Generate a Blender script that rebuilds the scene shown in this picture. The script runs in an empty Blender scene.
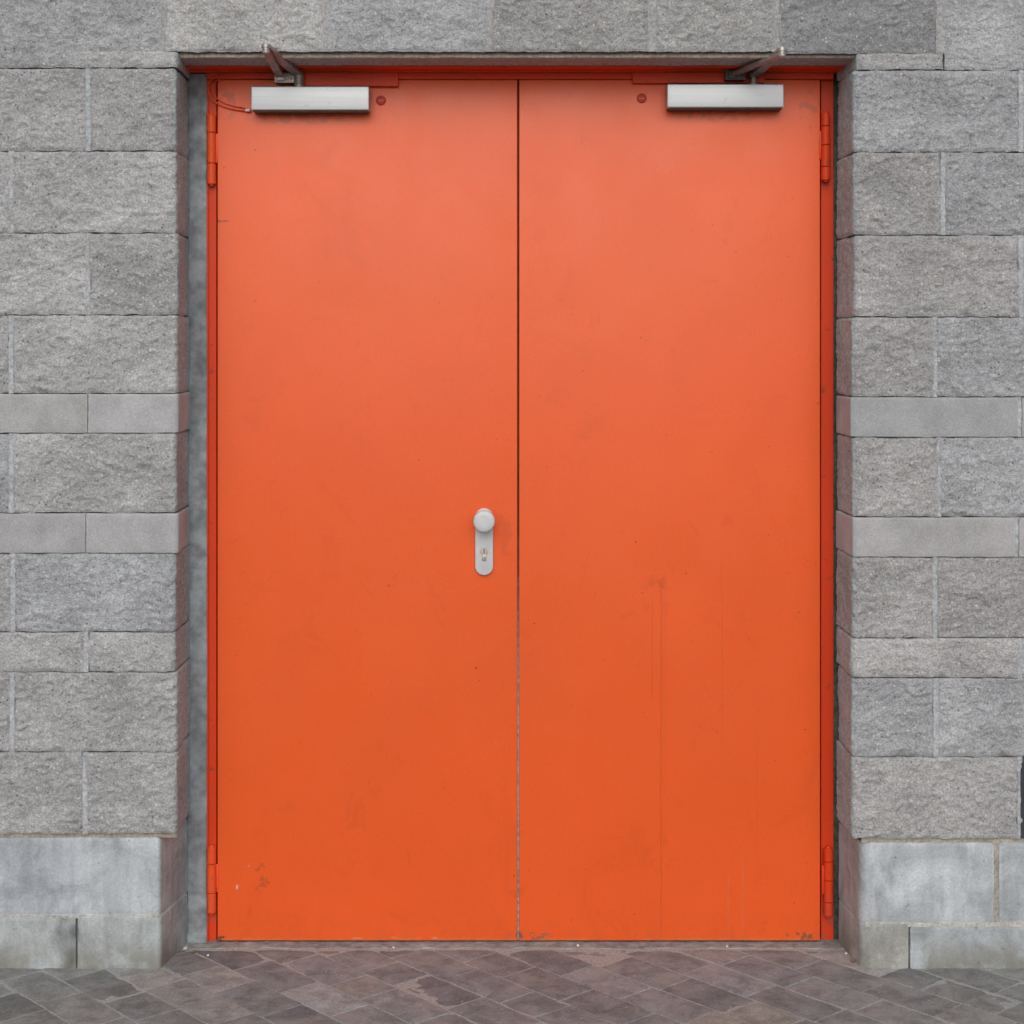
import bpy, bmesh, math, random
import numpy as np
from mathutils import Vector

random.seed(7)
RS = np.random.RandomState(11)
scene = bpy.context.scene
COL = scene.collection
R = math.radians

# ------------------------------------------------------------------ camera
D, S, HY, GY = 4.25, 0.00244, 350.0, 970.0      # distance to wall face, metres per pixel there, horizon row, ground row
F = D / S
H = (GY - HY) * S
def PX(px, y=0.0): return (px - 512.0) * (D + y) / F
def PZ(py, y=0.0): return H - (py - HY) * (D + y) / F
cam = bpy.data.cameras.new("camera"); cam_ob = bpy.data.objects.new("camera", cam); COL.objects.link(cam_ob)
cam_ob.location = (0, -D, H); cam_ob.rotation_euler = (R(90), 0, 0)
cam.sensor_width = 36.0; cam.lens = 36.0 * F / 1024.0
cam.shift_y = -(512.0 - HY) / 1024.0
cam.clip_end = 2000; cam.clip_start = 0.05
scene.camera = cam_ob

# ------------------------------------------------------------------ noise
_perm = RS.permutation(256); _perm = np.concatenate([_perm, _perm, _perm])
_g = RS.normal(size=(256, 3)); _g /= np.linalg.norm(_g, axis=1)[:, None]
def perlin(p):
    p = np.asarray(p, dtype=np.float64)
    i = np.floor(p).astype(np.int64); f = p - i; i &= 255
    u = f * f * f * (f * (f * 6 - 15) + 10)
    def gr(dx, dy, dz):
        h = _perm[_perm[_perm[(i[..., 0] + dx) & 255] + ((i[..., 1] + dy) & 255)] + ((i[..., 2] + dz) & 255)]
        d = f - np.array([dx, dy, dz])
        return (_g[h] * d).sum(-1)
    def lerp(a, b, t): return a + (b - a) * t
    x00 = lerp(gr(0,0,0), gr(1,0,0), u[..., 0]); x10 = lerp(gr(0,1,0), gr(1,1,0), u[..., 0])
    x01 = lerp(gr(0,0,1), gr(1,0,1), u[..., 0]); x11 = lerp(gr(0,1,1), gr(1,1,1), u[..., 0])
    return lerp(lerp(x00, x10, u[..., 1]), lerp(x01, x11, u[..., 1]), u[..., 2]) * 1.5
def sstep(t): t = np.clip(t, 0, 1); return t * t * (3 - 2 * t)

# ------------------------------------------------------------------ node helpers
class NT:
    def __init__(s, name):
        s.m = bpy.data.materials.new(name); s.m.use_nodes = True
        s.t = s.m.node_tree; s.t.nodes.clear()
        s.out = s.t.nodes.new("ShaderNodeOutputMaterial")
        s.b = s.t.nodes.new("ShaderNodeBsdfPrincipled"); s.t.links.new(s.b.outputs[0], s.out.inputs[0])
    def n(s, typ, **kw):
        nd = s.t.nodes.new(typ)
        for k, v in kw.items(): setattr(nd, k, v)
        return nd
    def put(s, sock, v):
        if v is None: return
        if isinstance(v, bpy.types.NodeSocket): s.t.links.new(v, sock)
        else: sock.default_value = v
    def math(s, op, a, b=None, c=None, clamp=False):
        nd = s.n("ShaderNodeMath", operation=op, use_clamp=clamp)
        s.put(nd.inputs[0], a); s.put(nd.inputs[1], b); s.put(nd.inputs[2], c); return nd.outputs[0]
    def ramp(s, v, lo, hi, a=0.0, b=1.0):
        nd = s.n("ShaderNodeMapRange", interpolation_type='SMOOTHSTEP')
        s.put(nd.inputs[0], v); s.put(nd.inputs[1], lo); s.put(nd.inputs[2], hi); s.put(nd.inputs[3], a); s.put(nd.inputs[4], b)
        return nd.outputs[0]
    def pos(s):
        return s.n("ShaderNodeNewGeometry").outputs['Position']
    def map(s, v, scale=(1,1,1), loc=(0,0,0)):
        nd = s.n("ShaderNodeMapping"); s.put(nd.inputs[0], v); nd.inputs['Scale'].default_value = scale; nd.inputs['Location'].default_value = loc
        return nd.outputs[0]
    def noise(s, v, scale, detail=3, rough=0.6, dist=0.0):
        nd = s.n("ShaderNodeTexNoise"); s.put(nd.inputs['Vector'], v); nd.inputs['Scale'].default_value = scale
        nd.inputs['Detail'].default_value = detail; nd.inputs['Roughness'].default_value = rough; nd.inputs['Distortion'].default_value = dist
        return nd.outputs[0]
    def voro(s, v, scale):
        nd = s.n("ShaderNodeTexVoronoi"); s.put(nd.inputs['Vector'], v); nd.inputs['Scale'].default_value = scale
        return nd.outputs['Distance'], nd.outputs['Color']
    def mix(s, f, a, b, mode='MIX'):
        nd = s.n("ShaderNodeMix", data_type='RGBA', blend_type=mode)
        s.put(nd.inputs[0], f); s.put(nd.inputs[6], a); s.put(nd.inputs[7], b); return nd.outputs[2]
    def sep(s, v):
        nd = s.n("ShaderNodeSeparateXYZ"); s.put(nd.inputs[0], v); return nd.outputs
    def attr(s, name="Col"):
        return s.n("ShaderNodeAttribute", attribute_name=name).outputs['Color']
    def grey(s, v):
        nd = s.n("ShaderNodeCombineColor"); [s.put(nd.inputs[k], v) for k in range(3)]; return nd.outputs[0]
    def bump(s, h, strength=0.5, dist=0.002, prev=None):
        nd = s.n("ShaderNodeBump"); nd.inputs['Strength'].default_value = strength; nd.inputs['Distance'].default_value = dist
        s.put(nd.inputs['Height'], h); s.put(nd.inputs['Normal'], prev); return nd.outputs[0]
    def fin(s, col, rough=0.8, normal=None, spec=0.3, metal=0.0, ior=None):
        s.put(s.b.inputs['Base Color'], col); s.put(s.b.inputs['Roughness'], rough); s.put(s.b.inputs['Normal'], normal)
        s.put(s.b.inputs['Specular IOR Level'], spec); s.put(s.b.inputs['Metallic'], metal)
        if ior: s.b.inputs['IOR'].default_value = ior
        return s.m
def rgb(r, g, b): return (r, g, b, 1.0)

def mat_split():
    t = NT("split_face_concrete"); p = t.pos(); c = t.attr()
    f1 = t.ramp(t.noise(t.map(p, (.85, 1, 1.1)), 250, 3, 0.75), 0.30, 0.70, 0.66, 1.30)
    f2 = t.ramp(t.noise(p, 55, 3, 0.6), 0.3, 0.7, 0.90, 1.08)
    f3 = t.ramp(t.noise(p, 4.5, 4, 0.6), 0.3, 0.7, 0.90, 1.08)
    k = t.math('MULTIPLY', t.math('MULTIPLY', f1, f2), f3)
    c = t.mix(1.0, c, t.grey(k), 'MULTIPLY')
    d, vc = t.voro(p, 120); rnd = t.sep(vc)[0]
    sp = t.math('MULTIPLY', t.ramp(rnd, 0.922, 0.932), t.ramp(d, 0.44, 0.24))
    c = t.mix(t.math('MULTIPLY', sp, 0.75), c, rgb(.66, .64, .60))
    rnd2 = t.sep(vc)[1]
    dk = t.math('MULTIPLY', t.ramp(rnd2, 0.955, 0.965), t.ramp(d, 0.40, 0.2))
    c = t.mix(t.math('MULTIPLY', dk, 0.65), c, rgb(.06, .055, .05))
    rs = t.math('MULTIPLY', t.ramp(t.sep(vc)[2], 0.975, 0.98), t.ramp(d, 0.4, 0.2))
    c = t.mix(t.math('MULTIPLY', rs, 0.5), c, rgb(.30, .20, .13))
    nb = t.bump(t.noise(p, 170, 4, 0.7), 1.0, 0.0045)
    return t.fin(c, 0.92, nb, 0.2)
def mat_band():
    t = NT("smooth_concrete"); p = t.pos(); c = t.attr()
    f1 = t.ramp(t.noise(p, 420, 2, 0.6), 0.3, 0.7, 0.84, 1.14)
    f3 = t.ramp(t.noise(p, 12, 4, 0.6), 0.3, 0.7, 0.88, 1.10)
    c = t.mix(1.0, c, t.grey(t.math('MULTIPLY', f1, f3)), 'MULTIPLY')
    d, vc = t.voro(p, 130)
    sp = t.math('MULTIPLY', t.ramp(t.sep(vc)[0], 0.93, 0.95), t.ramp(d, 0.3, 0.15))
    c = t.mix(t.math('MULTIPLY', sp, 0.45), c, rgb(.6, .6, .58))
    return t.fin(c, 0.88, t.bump(t.noise(p, 300, 3, 0.6), 0.35, 0.0012), 0.25)
def mat_plinth():
    t = NT("rendered_plinth"); p = t.pos(); c = t.attr()
    f1 = t.ramp(t.noise(p, 160, 3, 0.6), 0.3, 0.7, 0.90, 1.09)
    f3 = t.ramp(t.noise(p, 8, 6, 0.65, 0.8), 0.32, 0.68, 0.74, 1.18)
    st = t.ramp(t.noise(t.map(p, (30, 30, 3.0)), 1.6, 4, 0.6), 0.25, 0.7, 0.88, 1.05)
    c = t.mix(1.0, c, t.grey(t.math('MULTIPLY', t.math('MULTIPLY', f1, f3), st)), 'MULTIPLY')
    z = t.sep(p)[2]
    g = t.math('MULTIPLY', t.ramp(z, 0.10, 0.0), t.ramp(t.noise(p, 11, 4, 0.6), 0.35, 0.6))
    c = t.mix(t.math('MULTIPLY', g, 0.75), c, rgb(.20, .195, .16))
    pit = t.ramp(t.noise(p, 75, 2, 0.5), 0.70, 0.76)
    c = t.mix(t.math('MULTIPLY', pit, 0.5), c, rgb(.13, .125, .12))
    return t.fin(c, 0.85, t.bump(t.noise(p, 90, 5, 0.65), 0.5, 0.002), 0.25)
def mat_mortar():
    t = NT("mortar"); p = t.pos(); c = t.attr()
    k = t.ramp(t.noise(p, 120, 4, 0.65), 0.25, 0.75, 0.65, 1.25)
    c = t.mix(1.0, c, t.grey(k), 'MULTIPLY')
    return t.fin(c, 0.95, t.bump(t.noise(p, 160, 3, 0.6), 0.6, 0.002), 0.15)
def mat_plain(name, base, rough=0.8, var=0.15, scale=40, bumpd=0.001, spec=0.3, metal=0.0):
    t = NT(name); p = t.pos()
    k = t.math('MULTIPLY', t.ramp(t.noise(p, scale, 4, 0.6), 0.25, 0.75, 1 - var, 1 + var), t.ramp(t.noise(p, scale * .14, 3, 0.6), 0.25, 0.75, 1 - var * .7, 1 + var * .7))
    c = t.mix(1.0, rgb(*base), t.grey(k), 'MULTIPLY')
    return t.fin(c, rough, t.bump(t.noise(p, scale * 2.5, 3, 0.6), 0.5, bumpd), spec, metal)

def mat_paint(name, base, leaf=True, ior=1.55, rough=0.34):
    t = NT(name); p = t.pos(); xyz = t.sep(p); X, Y, Z = xyz[0], xyz[1], xyz[2]
    c = rgb(*base)
    # faded and handled patches, fine grime
    k = t.ramp(t.noise(p, 2.2, 4, 0.6), 0.25, 0.75, 0.955, 1.035)
    k2 = t.ramp(t.noise(p, 180, 2, 0.5), 0.2, 0.8, 0.965, 1.035)
    c = t.mix(1.0, c, t.grey(t.math('MULTIPLY', k, k2)), 'MULTIPLY')
    sp = t.ramp(t.noise(p, 62, 2, 0.5), 0.735, 0.775)
    c = t.mix(t.math('MULTIPLY', sp, 0.55), c, rgb(.10, .03, .02))
    rr = t.ramp(t.noise(p, 7, 4, 0.65), 0.3, 0.7, rough - 0.02, rough + 0.05)
    if leaf:
        wob = t.math('MULTIPLY_ADD', t.noise(t.map(p, (0, 0, 9)), 1.0, 3, 0.6), 0.016, -0.008)
        xw = t.math('ADD', X, wob)
        brk = t.ramp(t.noise(t.map(p, (3, 3, 26)), 1.0, 3, 0.6), 0.15, 0.5, .35, 1.0)
        def streak(px, y0, y1, w, amt, colr):
            nonlocal c
            x0 = PX(px, .195)
            dd = t.math('ABSOLUTE', t.math('SUBTRACT', xw, x0))
            mk = t.math('MULTIPLY', t.ramp(dd, w, w * .35), t.math('MULTIPLY', t.ramp(Z, PZ(y1, .195) - .03, PZ(y1, .195) + .03), t.ramp(Z, PZ(y0, .195) + .02, PZ(y0, .195) - .02)))
            mk = t.math('MULTIPLY', t.math('MULTIPLY', mk, brk), amt)
            c = t.mix(mk, c, colr)
        dk = rgb(.26, .035, .012)
        streak(661, 585, 935, .0020, .30, dk); streak(652, 600, 700, .002, .22, dk)
        streak(722, 560, 745, .0020, .15, dk); streak(757, 730, 860, .0020, .10, dk)
        streak(664, 590, 800, .010, .05, dk); streak(742, 850, 935, .004, .18, rgb(.5, .2, .13)); streak(728, 870, 930, .003, .18, rgb(.5, .2, .13))
        def blot(px, py, rx, rz, thr, amt, colr, sc=60):
            nonlocal c
            a = t.math('DIVIDE', t.math('SUBTRACT', X, PX(px, .195)), rx); b = t.math('DIVIDE', t.math('SUBTRACT', Z, PZ(py, .195)), rz)
            r2 = t.math('ADD', t.math('MULTIPLY', a, a), t.math('MULTIPLY', b, b))
            mk = t.math('MULTIPLY', t.ramp(r2, 1.0, 0.2), t.ramp(t.noise(p, sc, 3, 0.6), thr, thr + .06))
            c = t.mix(t.math('MULTIPLY', mk, amt), c, colr)
        blot(658, 580, 0.025, .035, .5, .20, dk, 40)
        blot(655, 595, .05, .06, .45, .12, dk, 20)
        blot(237, 887, .004, .008, .38, .8, rgb(.55, .48, .45))
        blot(249, 866, .003, .003, .2, .8, rgb(.5, .3, .2))
        blot(262, 880, .03, .06, .56, .4, rgb(.25, .06, .03), 35)
        blot(802, 936, .055, .013, .50, .9, rgb(.20, .10, .05), 70)
        blot(535, 936, .05, .012, .55, .85, rgb(.22, .12, .08), 80)
        blot(519, 937, .012, .018, .45, .8, rgb(.12, .08, .06), 80)
        blot(222, 939, .016, .010, .40, .9, rgb(.07, .04, .03), 80)
        blot(405, 938, .19, .004, .56, .4, rgb(.55, .42, .36), 50)
        blot(470, 743, .09, .012, .58, .18, rgb(.8, .35, .22), 30)
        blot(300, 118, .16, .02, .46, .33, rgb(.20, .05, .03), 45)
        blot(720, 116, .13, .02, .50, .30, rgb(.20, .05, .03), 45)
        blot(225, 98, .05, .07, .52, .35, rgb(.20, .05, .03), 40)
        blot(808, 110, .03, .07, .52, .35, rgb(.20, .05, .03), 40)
        blot(218, 221, .035, .004, .42, .7, rgb(.12, .04, .03), 60)
        blot(500, 535, .05, .09, .54, .20, rgb(.35, .06, .03), 30)
        for q, (sc, th, am) in enumerate(((14, .60, .16), (48, .64, .22), (5, .55, .10))):
            c = t.mix(t.math('MULTIPLY', t.ramp(t.noise(t.map(p, (1, 1, .8), (q * 3.1, 0, q * 1.7)), sc, 5, .7, 1.2), th, th + .12), am), c, rgb(.42, .05, .018))
        # grime towards the foot of the leaf
        gm = t.math('MULTIPLY', t.ramp(Z, .10, .0), t.ramp(t.noise(p, 26, 4, 0.65), .42, .62))
        c = t.mix(t.math('MULTIPLY', gm, .13), c, rgb(.30, .10, .06))
        edge = t.math('MULTIPLY', t.ramp(Z, .016, .006), t.ramp(t.noise(p, 30, 3, .6), .4, .6))
        c = t.mix(t.math('MULTIPLY', edge, .5), c, rgb(.62, .22, .08))
    else:
        ch = t.ramp(t.noise(p, 38, 4, 0.6), 0.62, 0.67)
        c = t.mix(t.math('MULTIPLY', ch, 0.6), c, rgb(.16, .05, .035))
        gm = t.math('MULTIPLY', t.ramp(Z, .18, .0), t.ramp(t.noise(p, 22, 4, 0.65), .38, .6))
        c = t.mix(t.math('MULTIPLY', gm, .5), c, rgb(.22, .10, .08))
    b1 = t.bump(t.noise(p, 5.0, 2, 0.5), 0.12, 0.004)
    b2 = t.bump(t.noise(t.map(p, (1, 1, 1.0)), 380, 2, 0.5), 0.30, 0.0007, t.bump(t.noise(p, 34, 3, .6), .10, .0015, b1))
    return t.fin(c, rr, b2, 0.39 if leaf else .28, 0.0, ior)

def mat_closer():
    t = NT("silver_painted_metal"); p = t.pos()
    k = t.ramp(t.noise(t.map(p, (6, 60, 200)), 1.0, 3, 0.5), 0.2, 0.8, 0.93, 1.05)
    c = t.mix(1.0, rgb(.50, .54, .58), t.grey(k), 'MULTIPLY')
    d = t.ramp(t.noise(p, 60, 4, .65), .62, .72)
    c = t.mix(t.math('MULTIPLY', d, .35), c, rgb(.25, .23, .22))
    return t.fin(c, 0.38, t.bump(t.noise(p, 300, 2, .5), .1, .0005), 0.5, 0.35)
def mat_paver():
    t = NT("clay_pavers"); p = t.pos(); c = t.attr()
    f1 = t.ramp(t.noise(p, 260, 3, 0.65), 0.28, 0.72, 0.76, 1.22)
    f3 = t.ramp(t.noise(p, 17, 6, 0.7, .6), 0.28, 0.72, 0.68, 1.28)
    c = t.mix(1.0, c, t.grey(t.math('MULTIPLY', f1, f3)), 'MULTIPLY')
    du = t.ramp(t.noise(p, 7, 5, 0.7, .5), 0.46, 0.70)
    c = t.mix(t.math('MULTIPLY', du, 0.6), c, rgb(.33, .34, .33))
    d, vc = t.voro(p, 95)
    sp = t.math('MULTIPLY', t.ramp(t.sep(vc)[0], 0.975, 0.98), t.ramp(d, 0.3, 0.15))
    c = t.mix(t.math('MULTIPLY', sp, 0.7), c, rgb(.5, .48, .44))
    y = t.sep(p)[1]
    dirt = t.math('MULTIPLY', t.ramp(y, .02, .19), t.ramp(t.noise(p, 20, 4, .6), .3, .6))
    c = t.mix(t.math('MULTIPLY', dirt, 0.30), c, rgb(.17, .15, .13))
    return t.fin(c, 0.78, t.bump(t.noise(p, 130, 4, 0.65), 0.6, 0.0018), 0.3)
def mat_ground():
    t = NT("sand_and_paving"); p = t.pos()
    k = t.ramp(t.noise(p, 150, 4, 0.7), 0.25, 0.75, 0.62, 1.25)
    c = t.mix(1.0, rgb(.385, .40, .395), t.grey(k), 'MULTIPLY')
    mp = t.n("ShaderNodeMapping"); t.put(mp.inputs[0], p); mp.inputs['Rotation'].default_value = (0, 0, R(48))
    br = t.n("ShaderNodeTexBrick"); t.put(br.inputs['Vector'], mp.outputs[0])
    br.inputs['Scale'].default_value = 1.0; br.inputs['Brick Width'].default_value = .2; br.inputs['Row Height'].default_value = .113
    br.inputs['Mortar Size'].default_value = .003; br.inputs['Color1'].default_value = rgb(.19, .18, .18); br.inputs['Color2'].default_value = rgb(.22, .21, .205)
    br.inputs['Mortar'].default_value = rgb(.27, .25, .225)
    xyz = t.sep(p)
    far = t.math('MAXIMUM', t.ramp(t.math('ABSOLUTE', xyz[0]), 2.95, 2.98), t.ramp(xyz[1], -3.42, -3.45))
    big = t.mix(1.0, br.outputs['Color'], t.grey(t.ramp(t.noise(p, 1.3, 5, .6), .25, .75, .75, 1.2)), 'MULTIPLY')
    c = t.mix(far, c, big)
    return t.fin(c, 0.9, t.bump(t.noise(p, 200, 3, 0.6), 0.7, 0.002), 0.2)

M = dict(split=mat_split(), band=mat_band(), plinth=mat_plinth(), mortar=mat_mortar(),
    leaf=mat_paint("orange_gloss_paint", (.80, .106, .017)), frame=mat_paint("shaded_frame_orange", (.68, .052, .008), False, 1.5, .4),  # frame orange darkened to carry the shade on its recessed face
    plaster=mat_plain("grey_plaster", (.265, .295, .32), .85, .34, 28, .0016, .25),
    soffit=mat_plain("lintel_cement", (.25, .235, .22), .9, .25, 45, .002, .2),
    core=mat_plain("wall_core_and_light_stop", (.16, .155, .15), .95, .2, 60, .001, .1),
    seal=mat_plain("dark_sealant", (.085, .082, .075), .9, .4, 60, .003, .2),
    closer=mat_closer(), arm=mat_plain("worn_arm_metal", (.33, .30, .285), .42, .28, 60, .0006, .5, .55),
    dark=mat_plain("dark_underside", (.10, .085, .08), .6, .3, 50, .0005, .3),
    grey=mat_plain("grey_lacquer", (.55, .58, .61), .36, .05, 60, .0003, .5),
    steel=mat_plain("keyhole_steel", (.55, .47, .45), .35, .15, 100, .0003, .5, .8),
    black=mat_plain("black_slot", (.02, .018, .017), .7, .2, 60, .0003, .2),
    brush=mat_plain("seal_strip", (.30, .245, .235), .8, .25, 70, .0008, .2),
    navy=mat_plain("dark_panel", (.035, .042, .055), .55, .2, 60, .0006, .4),
    sill=mat_plain("cement_sill", (.27, .285, .28), .93, .30, 38, .003, .15),
    chip=mat_plain("pale_chip", (.62, .60, .56), .8, .15, 90, .001, .2),
    leafbit=mat_plain("dry_bit", (.22, .13, .07), .85, .2, 90, .001, .2),
    paver=mat_paver(), ground=mat_ground())

# ------------------------------------------------------------------ object helpers
def empty(name, loc, label, cat, group=None):
    o = bpy.data.objects.new(name, None); COL.objects.link(o); o.location = loc; o.empty_display_size = .1
    o['label'] = label; o['category'] = cat
    if group: o['group'] = group
    return o
def world_loc(o):
    v = Vector((0, 0, 0))
    while o: v += o.location; o = o.parent
    return v
def link(name, me, mat, parent=None, smooth=False, label=None):
    if mat: me.materials.append(mat)
    o = bpy.data.objects.new(name, me); COL.objects.link(o)
    if parent:
        me.transform(__import__('mathutils').Matrix.Translation(-world_loc(parent)))
        o.parent = parent
    if smooth:
        for p in me.polygons: p.use_smooth = True
    if label: o['label'] = label
    return o
class Buf:                       # big numpy built sheets with a colour per vertex
    def __init__(s): s.v, s.c, s.f, s.n = [], [], [], 0
    def grid(s, P, C):
        nu, nv = P.shape[:2]
        idx = np.arange(nu * nv).reshape(nu, nv) + s.n
        q = np.stack([idx[:-1, :-1], idx[1:, :-1], idx[1:, 1:], idx[:-1, 1:]], -1).reshape(-1, 4)
        s.v.append(P.reshape(-1, 3)); s.c.append(C.reshape(-1, 3)); s.f.append(q); s.n += nu * nv
    def build(s, name, mat, parent=None, smooth=True, label=None):
        me = bpy.data.meshes.new(name)
        v = np.concatenate(s.v); c = np.concatenate(s.c); f = np.concatenate(s.f)
        me.from_pydata(v.tolist(), [], f.tolist())
        a = me.color_attributes.new("Col", 'FLOAT_COLOR', 'POINT')
        a.data.foreach_set("color", np.concatenate([c, np.ones((len(c), 1))], 1).astype(np.float32).ravel())
        return link(name, me, mat, parent, smooth, label)
def bm_box(bm, x0, x1, y0, y1, z0, z1, bev=0.0, seg=2):
    t = bmesh.new(); bmesh.ops.create_cube(t, size=1)
    for v in t.verts:
        v.co = ((x0 + x1) / 2 + v.co.x * (x1 - x0), (y0 + y1) / 2 + v.co.y * (y1 - y0), (z0 + z1) / 2 + v.co.z * (z1 - z0))
    if bev: bmesh.ops.bevel(t, geom=t.edges[:], offset=bev, segments=seg, profile=.6, affect='EDGES')
    me = bpy.data.meshes.new("tmp"); t.to_mesh(me); bm.from_mesh(me); bpy.data.meshes.remove(me); t.free()
def bm_lathe(bm, base, axis, prof, n=40):
    axis = Vector(axis).normalized(); a = axis.orthogonal().normalized(); b = axis.cross(a); rings = []
    for h, r in prof:
        rings.append([bm.verts.new(Vector(base) + axis * h + (a * math.cos(k * 2 * math.pi / n) + b * math.sin(k * 2 * math.pi / n)) * r) for k in range(n)])
    for i in range(len(rings) - 1):
        for k in range(n): bm.faces.new((rings[i][k], rings[i][(k + 1) % n], rings[i + 1][(k + 1) % n], rings[i + 1][k]))
    bm.faces.new(rings[0][::-1]); bm.faces.new(rings[-1])
def bm_tube(bm, pts, r, n=8):
    pts = [Vector(p) for p in pts]; rings = []
    for i, p in enumerate(pts):
        t = (pts[min(i + 1, len(pts) - 1)] - pts[max(i - 1, 0)]).normalized()
        a = t.cross(Vector((0, 1, .13))).normalized(); b = t.cross(a)
        rings.append([bm.verts.new(p + (a * math.cos(k * 2 * math.pi / n) + b * math.sin(k * 2 * math.pi / n)) * r) for k in range(n)])
    for i in range(len(rings) - 1):
        for k in range(n): bm.faces.new((rings[i][k], rings[i][(k + 1) % n], rings[i + 1][(k + 1) % n], rings[i + 1][k]))
    bm.faces.new(rings[0][::-1]); bm.faces.new(rings[-1])
def bm_bar(bm, p, q, w0, w1, th, bev=.0015):            # flat bar between two points, wide in the horizontal sense
    p, q = Vector(p), Vector(q); L = (q - p).length; t = (q - p).normalized()
    s = t.cross(Vector((0, 0, 1))).normalized(); u = s.cross(t)
    tb = bmesh.new(); n = 10; lo, hi = [], []
    outl = []
    for k in range(n + 1):
        a = math.pi / 2 + math.pi * k / n; outl.append((math.cos(a) * w0 / 2, math.sin(a) * w0 / 2))
    for k in range(n + 1):
        a = -math.pi / 2 + math.pi * k / n; outl.append((L + math.cos(a) * w1 / 2, math.sin(a) * w1 / 2))
    for x, y in outl:
        lo.append(tb.verts.new(p + t * x + s * y - u * th / 2)); hi.append(tb.verts.new(p + t * x + s * y + u * th / 2))
    m = len(lo); tb.faces.new(lo[::-1]); tb.faces.new(hi)
    for k in range(m): tb.faces.new((lo[k], lo[(k + 1) % m], hi[(k + 1) % m], hi[k]))
    bmesh.ops.recalc_face_normals(tb, faces=tb.faces[:])
    me = bpy.data.meshes.new("tmp"); tb.to_mesh(me); bm.from_mesh(me); bpy.data.meshes.remove(me); tb.free()
def fin(name, bm, mat, parent=None, smooth=False, label=None):
    me = bpy.data.meshes.new(name); bmesh.ops.recalc_face_normals(bm, faces=bm.faces[:]); bm.to_mesh(me); bm.free()
    o = link(name, me, mat, parent, False, label)
    if smooth:
        for p in me.polygons: p.use_smooth = True
        me.set_sharp_from_angle(angle=R(38))
    return o
def spline(pts, n=10):
    out = []; P = [Vector(p) for p in pts]; P = [P[0] * 2 - P[1]] + P + [P[-1] * 2 - P[-2]]
    for i in range(1, len(P) - 2):
        for k in range(n):
            t = k / n
            out.append(.5 * ((2 * P[i]) + (P[i + 1] - P[i - 1]) * t + (2 * P[i - 1] - 5 * P[i] + 4 * P[i + 1] - P[i + 2]) * t * t + (-P[i - 1] + 3 * P[i] - 3 * P[i + 1] + P[i + 2]) * t ** 3))
    out.append(P[-2]); return out

# ------------------------------------------------------------------ masonry
REC = 0.19                        # depth of the door recess
def path_pts(poly, rad, res):
    """polyline in plan with rounded corners, resampled evenly -> positions (n,2), normals (n,2)"""
    P = [np.array(p, float) for p in poly]; out = [P[0]]
    for i in range(1, len(P) - 1):
        a, b, c = P[i - 1], P[i], P[i + 1]; da = (a - b) / np.linalg.norm(a - b); dc = (c - b) / np.linalg.norm(c - b)
        for k in range(7):
            t = k / 6; out.append((1 - t) ** 2 * (b + da * rad) + 2 * t * (1 - t) * b + t * t * (b + dc * rad))
    out.append(P[-1]); out = np.array(out)
    sl = np.concatenate([[0], np.cumsum(np.linalg.norm(np.diff(out, axis=0), axis=1))]); L = sl[-1]
    n = max(3, int(round(L / res)) + 1); u = np.linspace(0, L, n)
    p = np.stack([np.interp(u, sl, out[:, 0]), np.interp(u, sl, out[:, 1])], 1)
    t = np.gradient(p, axis=0); t /= np.linalg.norm(t, axis=1)[:, None]
    return u, p, np.stack([t[:, 1], -t[:, 0]], 1)
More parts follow.
